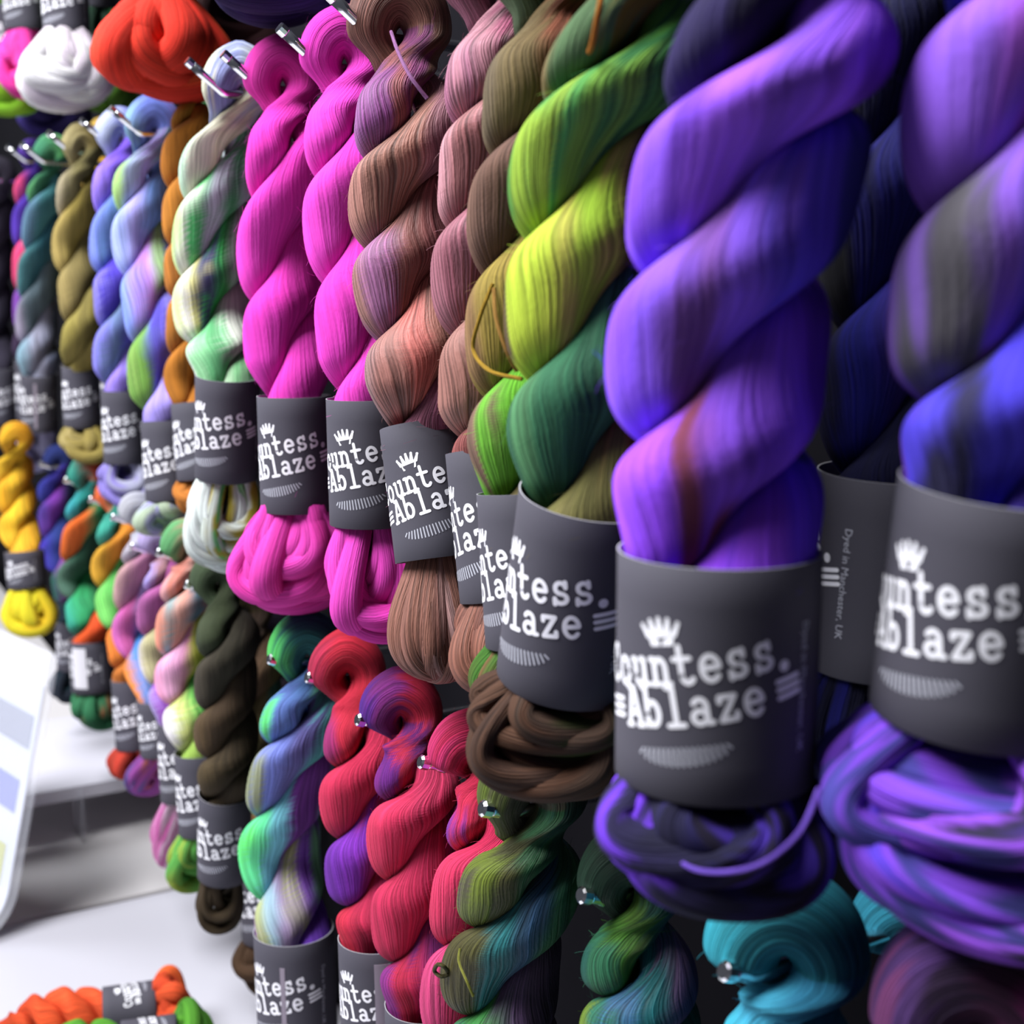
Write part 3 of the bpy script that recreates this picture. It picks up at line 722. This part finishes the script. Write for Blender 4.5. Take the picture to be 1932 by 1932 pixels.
skein('peacock_left', 'dark green and teal skein with a loose curl, right of the red skeins', .31,
      [(880, 1662), (838, 1832), (852, 2000)], (1006, 1512), W=.0615, tint=(0.72, 0.72, 0.72), fuzz=900, group=G2, yarn='s',
      cols=[['5c6c28', '4c4838', '30483c'], ['54404c', '6c7c28', '4c4c28', '2c5c38', '1f4c40', '24443c'], ['45401f', '4a4824', '2c7478', '3c5c74', '38587c', '3c7050', '22403c'], ['2c6c60', '38843c', '5c4468', '4a3c58']],
      hook='left-hand peacock green skein',
      strands=[([(848, 1838, -.03), (832, 1842, -.034), (820, 1832, -.036), (826, 1820, -.036), (838, 1824, -.034), (846, 1834, -.03)], '4a4420', .0011),
               ([(868, 1790, -.032), (866, 1815, -.035), (880, 1850, -.036), (893, 1880, -.034)], '8c8c38', .0007)])
skein('red_right', 'crimson and pink skein, rightmost of the red ones, beside the dark green', .335,
      [(842, 1515), (818, 1690), (800, 1875)], (876, 1428), W=.060, tint=(0.72, 0.62, 0.7), fuzz=900, group=G2, loop=.95,
      cols=[['dc3c78', 'c82c58', 'a83060'], ['7c38a0', 'dc3458', 'd02c4c', 'a82440'], ['dc3c64', 'd8305c', '5c1c58'], ['d84c80', 'd83058', 'c02848'], ['c82848']], hook='rightmost red skein')
skein('red_middle', 'crimson skein with violet streaks, middle of the red ones', .33,
      [(703, 1440), (700, 1578), (706, 1742), (713, 1878)], (752, 1350), (803, 1930, 806, 2130), (806, 2260), W=.060, tint=(0.72, 0.62, 0.7), fuzz=900, group=G2, loop=1.0,
      cols=[['54248c', '7c2c7c', 'c42c48', 'b02848'], ['84288c', '6c2484', 'c83050', '702878', 'c43050', '9c2440'], ['d83c60', 'd4345c', 'd03c64', 'b42848'], ['c83058', 'c03054', 'b82c54', '882468'], ['802c7c', 'b82848', '6c2468', 'b02c58'], ['a02850']], lr=-40, hook='middle red skein')
skein('red_left', 'crimson skein with a purple lobe, leftmost of the red ones', .33,
      [(613, 1380), (608, 1510), (618, 1652), (637, 1765)], (652, 1272), (714, 1800, 720, 1995), (722, 2110), W=.060, wl=.055, tint=(0.72, 0.62, 0.7), group=G2, loop=1.05,
      cols=[['b83050', 'c4283c', 'a82038'], ['9c2c6c', 'cc2c44', 'c4283c', 'b02440'], ['d03458', 'c82c50', 'c02c50'], ['6a2ca0', '8034b8', 'b03068', '54208c'], ['c42c44', 'b82c50', '8c2468'], ['60288c', 'b82c4c']], lr=-42, sticker=(.6, 1.0, -.4, .4, M_STICK_DIM), hook='leftmost red skein')
skein('mermaid', 'green, blue and purple skein left of the red ones', .33,
      [(503, 1332), (474, 1465), (453, 1608), (449, 1735)], (580, 1238), (554, 1786, 562, 1985), (565, 2110), W=.0665, wl=.064, group=G2,
      cols=[['58c864', '246060', '1f505c'], ['5cd074', '5870b0', '4a6ca0', '4c9060', '306c80'], ['8a9070', '6c78c0', '5c5890', '54a0a0', '6068b0'], ['58cc54', '58c888', '70b8c8', '70348c', '6c3484', '30a070'], ['9c54b8', 'a0a878', '8ca8b8', '9884a8', 'a0a070', '7c48b0', '70a880'], ['7448c0', '6c3cb0']],
      tc=['a868b8', '8c9c60', '7c5cb0'], lr=-50, sticker=(.5, .62, -.3, .3, M_STICK_DIM), hook='green, blue and purple skein')
skein('dark_plum_behind', 'dark plum skein, a sliver under the left magenta tail', 0.45,
      [(470, 1275), (470, 1380)], (518, 1185), (520, 1560, 522, 1700), (522, 1790), W=0.064, group=G2,
      cols=[['3c3448', '2c2438'], ['3a3044', '241c30'], ['2c2430'], ['2c2430']], hook='dark plum skein')
skein('brown_orange', 'dark brown skein with rust and green lobe, behind the green-purple one', 0.395,
      [(425, 1225), (410, 1330), (416, 1450), (444, 1558)], (462, 1150), (500, 1630, 508, 1790), (510, 1880), W=0.066, wl=.055, group=G2,
      cols=[['4c4428', '443828'], ['544428', '4c3c34', '3c3020'], ['4c3c30', '503c2c', '4a4424'], ['805038', '3c5030', '5c5034', '3c5c4c'], ['60482c', '6c5030', '443020'], ['443020']], lr=-62, hook='brown and rust skein')
skein('dark_olive', 'dark olive-brown skein above the white table edge', .33,
      [(376, 1185), (370, 1290), (372, 1385), (378, 1472)], (408, 1100), (425, 1512, 422, 1668), (416, 1750), W=.056, wl=.048, group=G2,
      cols=[['3c4a34', '2c3424'], ['38402c', '2c3420', '202418'], ['3c362c', '302c22', '28201a'], ['4c3c28', '3c2e20', '2c2016'], ['443824', '342a1c', '28200f'], ['342a1c']], tc=['3c3020', '2a2014'], lr=-42, Wt=.034, nt=9, hook='dark olive-brown skein')
skein('pink_rainbow', 'pastel pink, salmon and green skein in the lower row', .335,
      [(303, 1085), (298, 1185), (297, 1285), (316, 1372)], (352, 1040), (374, 1432, 382, 1585), (372, 1668), W=.060, wl=.046, group=G2,
      cols=[['60a068', 'c88c80'], ['d89ca0', 'd88474', 'c09890', '90a088'], ['d88c78', '80a0a4', 'e0a090', '507080', 'c86c54', 'c8a030'], ['e89cc0', 'dca0c4', 'c0709c', 'a8b038', '60a034'], ['d8d4d8', 'b8c070', '4ca044', '60a84c'], ['90b050']],
      tc=['90a840', '58a048', '8c6030'], lr=-52, hook='pastel pink skein')
skein('pink_tail', 'lilac, olive and purple skein with a pink tail, left of the pastel one', .345,
      [(272, 1070), (262, 1155), (264, 1240), (270, 1325)], (296, 1030), (338, 1372, 345, 1520), (320, 1632), W=.055, wl=.046, group=G2,
      cols=[['b0a0d0'], ['a898d8', 'b08088', 'c0a8d0'], ['a05890', '984c84', '703c60'], ['c8c0c0', 'b0a880', '8c6070', '6c6468'], ['a8a0d0', '8040a0', '842c78', '502860'], ['8860b0']],
      tc=['d890c0', 'b85898', 'e0c0d8', 'a83080'], lr=-48, Wt=.052, hook='skein with the pink tail')
skein('grey_magenta', 'grey to magenta skein right of the lime green one', .34,
      [(236, 1018), (218, 1105), (213, 1195), (226, 1270)], (258, 975), (298, 1330, 305, 1435), (268, 1490), W=.054, wl=.045, group=G2,
      cols=[['b0b0b8', 'a0a0b0'], ['b0a8b4', '989ca8', '585868'], ['c09898', 'a87090', '6c4460'], ['c060a8', 'b0508c', '9888c0', '7c3c70'], ['d88030', '5088d0', '3c60b0'], ['4868b8']],
      tc=['40508c', '8c4090', 'b06050', '304880'], lr=-55, hook='grey and magenta skein')
skein('lime_orange', 'teal, gold and lime green skein beside the grey-magenta one', .345,
      [(188, 992), (175, 1065), (186, 1150), (208, 1225)], (212, 942), (246, 1290, 255, 1420), (250, 1465), W=.052, wl=.045, group=G2,
      cols=[['e06838', '48a090'], ['3c9c88', '2f8474', '246458'], ['d09c30', 'd88c30', 'e08030'], ['70c060', '5cb054', '3c7c3c'], ['d87830'], ['c07030']], tc=['c84030', '8c3828'], lr=-50, hook='teal, gold and lime skein')
skein('orange_green', 'orange and teal green skein with a white sticker on its band', .345,
      [(128, 945), (119, 1020), (110, 1095), (133, 1165)], (165, 905), (171, 1215, 177, 1312), (182, 1375), W=.060, wl=.057, group=G2,
      cols=[['389080', 'd84c34'], ['3898a0', '248078', 'c85040'], ['e8702c', 'e06828', '30905c', '2f8854'], ['4c6c5c', '2c5440', '24402f'], ['38a088', '30985c', '305c38'], ['e05828', 'd84c24']],
      tc=['a84830', '347850', '2f6c48', 'b83c2c'], lr=-58, Wt=.064, nt=8, sticker=(.02, .75, -.38, .40, M_STICK), hook='orange and teal skein')
skein('navy_purple', 'navy and purple skein between the yellow and orange ones', .36,
      [(74, 915), (74, 982), (80, 1048), (106, 1112)], (112, 875), (135, 1175, 138, 1265), (138, 1320), W=.055, wl=.046, group=G2,
      cols=[['24306c'], ['30348c', '4038a0', '8c40a8'], ['38307c', '7838a0', '304c70'], ['3c2ca0', '2c3c84', '243c60'], ['2f6c60', 'a060b8', '2c4c48'], ['2c4450']], tc=['1c2430', '1c3c44'], lr=-50, hook='navy and purple skein')
skein('yellow', 'golden yellow skein at the left edge behind the sign holder', .285,
      [(-8, 878), (-4, 940), (2, 1000)], (32, 835), (46, 1046, 52, 1116), (60, 1206), W=.054, wl=.052, group=G2,
      cols=[['e0a828', 'c88818'], ['e8b830', 'e0b028', 'c07c14'], ['d89c20', 'e8b830', 'c48018'], ['e0a828', 'e8bc30', 'c88c1c'], ['d8a028']], tc=['e0c828', 'ecdc30', 'd8b424'], lr=-40, Wt=.064, nt=9, hook=False)
# ------------------------------------------------------------------ top row: tails and bands at the upper edge
def upper(key, label, X, x, y, W, cols, tc, wl=.052, Wt=.08, tl=.07, lr=-45, nt=10, tstyle='u', yarn='n', lean=0):
    T = at(x, y, X)
    def pix(p):
        d = np.asarray(p) - CAM; z = d @ FWD; return (CX + FPX * (d @ RGT) / z, CX - FPX * (d @ UP) / z)
    lb = pix(T + (0, 0, tl)); lt = pix(T + (0, 0, tl + .08)); e = pix(T + (0, 0, tl + .08 + .25))
    L = []
    for k in range(4):
        p = T + np.array((0, 0, tl + .08 + .205 - .055 * k)); q = pix(p); L.append((q[0] - W / 2 / depth(p) * FPX, q[1]))
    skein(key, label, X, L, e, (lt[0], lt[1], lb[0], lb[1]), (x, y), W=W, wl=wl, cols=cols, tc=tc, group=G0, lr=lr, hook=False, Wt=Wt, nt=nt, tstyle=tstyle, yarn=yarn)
upper('orange_red', 'bright orange-red tail of a skein in the top row', .32, 318, 192, .064, [['c83020'], ['d83c24', 'c83020']], ['e84830', 'd83424', 'c42818', 'ec5a2c'], Wt=.105, tl=.088, nt=15, lr=-45)
upper('dark_violet_top', 'dark violet tail of a skein at the top edge above the magenta pair', .32, 540, 50, .064, [['2c2050'], ['30245c']], ['2c2058', '241a48', '382868'], Wt=.085, tl=.08, nt=12)
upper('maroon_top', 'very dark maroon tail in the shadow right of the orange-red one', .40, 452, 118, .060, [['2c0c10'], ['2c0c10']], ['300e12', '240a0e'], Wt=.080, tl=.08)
upper('white_top', 'white and lilac tail of a skein at the upper left', .33, 135, 214, .064, [['d8d4d8'], ['e0dcdc']], ['ecebec', 'e4e2e4', 'd4c8d4', 'e8e6e0', 'c8b0c4'], Wt=.098, tl=.088, nt=12)
upper('pink_top', 'bright pink tail between the lime and white ones', .345, 55, 188, .060, [['e040b0'], ['e040b0']], ['f048c0', 'e83c9c', 'f060d0'], Wt=.070, tl=.095, nt=9)
upper('lime_top', 'lime green tail at the upper left edge', .325, 12, 222, .060, [['90c830'], ['90c830']], ['94cc2c', '7cb428', 'a4d83c'], Wt=.085, tl=.075, nt=9)
upper('forest_top', 'dark forest green tail between the white and orange-red ones', .385, 188, 156, .062, [['2c4c34'], ['2c4c34']], ['2f5038', '244030', '3c8048'], Wt=.085, tl=.09, nt=9)
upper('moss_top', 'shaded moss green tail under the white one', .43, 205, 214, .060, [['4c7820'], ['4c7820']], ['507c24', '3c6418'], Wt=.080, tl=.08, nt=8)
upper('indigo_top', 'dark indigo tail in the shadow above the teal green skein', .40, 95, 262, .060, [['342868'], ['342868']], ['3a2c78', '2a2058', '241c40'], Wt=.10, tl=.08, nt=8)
# ------------------------------------------------------------------ two skeins lying on the near table
def lying(key, label, p0, p1, X_unused, W, cols, tc, rollz, lr):
    r = skein(key, label, .30, [(600, 1000), (598, 1090), (600, 1180)], (660, 940), (680, 1250, 680, 1400), (680, 1480), W=W, wl=.05, cols=cols, tc=tc, group='skeins lying on the table', hook=False, Wt=.064, nt=10, lr=lr)
    return r
def lay(r, ctr, ang, roll):
    """turn a hanging skein on its side: its label centre goes to ctr on the table, its axis along ang"""
    lb = [c for c in r.children if c.name.startswith('label_band')][0]
    m = lb.matrix_basis.copy(); zc = Vector((m[0][2], m[1][2], m[2][2])).normalized(); org = m.to_translation()
    d = Vector((math.cos(ang), math.sin(ang), .0)).normalized()
    q = zc.rotation_difference(d)
    R = (Matrix.Rotation(roll, 4, d) @ q.to_matrix().to_4x4())
    r.matrix_world = Matrix.Translation(Vector(ctr)) @ R @ Matrix.Translation(-org)
def on_table(x, y, z):
    d = ray(x, y); return CAM + d * ((z - CAM[2]) / d[2])
r = lying('orange_lying', 'orange skein with a charcoal band lying on the white table', 0, 0, 0, .058, [['c84820'], ['d85028', 'c44020'], ['d85028', 'b83c1c'], ['d85028']], ['d85028', 'c44020', 'e0602c'], 0, 0)
p = on_table(245, 1905, .790)
lay(r, p, math.radians(167), math.radians(100))
r = lying('green_lying', 'leaf green skein lying in front of the orange one on the table', 0, 0, 0, .058, [['4c8a28'], ['58982c', '44802a'], ['4c8c28'], ['4c8c28']], ['5a9c30', '4c8a28', '3c7424'], 0, 0)
p = on_table(282, 1972, .796)
lay(r, p, math.radians(165), math.radians(80))
# ------------------------------------------------------------------ acrylic sign holder
def sign():
    base = on_table(38, 1765, .752)
    o = empty('sign_holder', base); tag(o, 'clear acrylic sign holder with a printed white sheet at the lower left edge', 'sign holder')
    fw = np.array((FWD[0], FWD[1], 0)); fw /= np.linalg.norm(fw)
    yaw = math.radians(47)
    rt = RGT * math.cos(yaw) - fw * math.sin(yaw)            # to the right and towards the viewer
    nrm = np.cross(rt, ZUP); nrm /= np.linalg.norm(nrm)
    if np.dot(nrm, fw) > 0: nrm = -nrm
    Wd, Ht = .25, .325
    # profile of the bent sheet: foot curves forward, panel leans back
    prof = []
    for t in np.linspace(0, 1, 12): a = t * math.radians(78); prof.append((.075 - .075 * math.sin(a), .075 - .075 * math.cos(a)))
    for t in np.linspace(0, 1, 8)[1:]: prof.append((-.065 * t + .0016, .06 + t * (Ht - .06)))
    def sheet(name, x0, x1, s0, s1, push, th, mat, radius=0):
        V = []; F = []; pr = [p_ for i, p_ in enumerate(prof) if s0 <= i / (len(prof) - 1) <= s1]
        n = len(pr)
        for side in (0, 1):
            for (a, h) in pr:
                for x in (x0, x1):
                    V.append(rt * x + nrm * (a + push + (th if side else 0)) + ZUP * (h + push * .5))
        o2 = 2 * n
        for i in range(n - 1):
            a = 2 * i
            F += [(a, a + 1, a + 3, a + 2), (o2 + a + 1, o2 + a, o2 + a + 2, o2 + a + 3), (a, a + 2, o2 + a + 2, o2 + a), (a + 1, o2 + a + 1, o2 + a + 3, a + 3)]
        F += [(0, o2, o2 + 1, 1), (2 * n - 2, 2 * n - 1, o2 + 2 * n - 1, o2 + 2 * n - 2)]
        return mesh_obj(name, V, F, mat, o)
    sheet('front_panel', -Wd, .0, 0, 1, .004, .003, M_ACRYL)
    pp = sheet('paper_sheet', -Wd + .008, -.012, .12, .97, .0012, .0012, M_PAPER)
    sheet('back_panel', -Wd, .0, 0, 1, -.004, .003, M_ACRYL)
    for nm, x0, x1, s0, s1, mt in (('printed_band', -.23, -.022, .82, .90, M_PRINTG), ('printed_picture', -.22, -.030, .70, .80, M_PRINTB), ('printed_stripe', -.060, -.036, .55, .68, M_PRINTY), ('printed_text', -.20, -.066, .55, .68, M_PRINTG)):
        sheet(nm, x0, x1, s0, s1, .0026, .0004, mt)
sign()
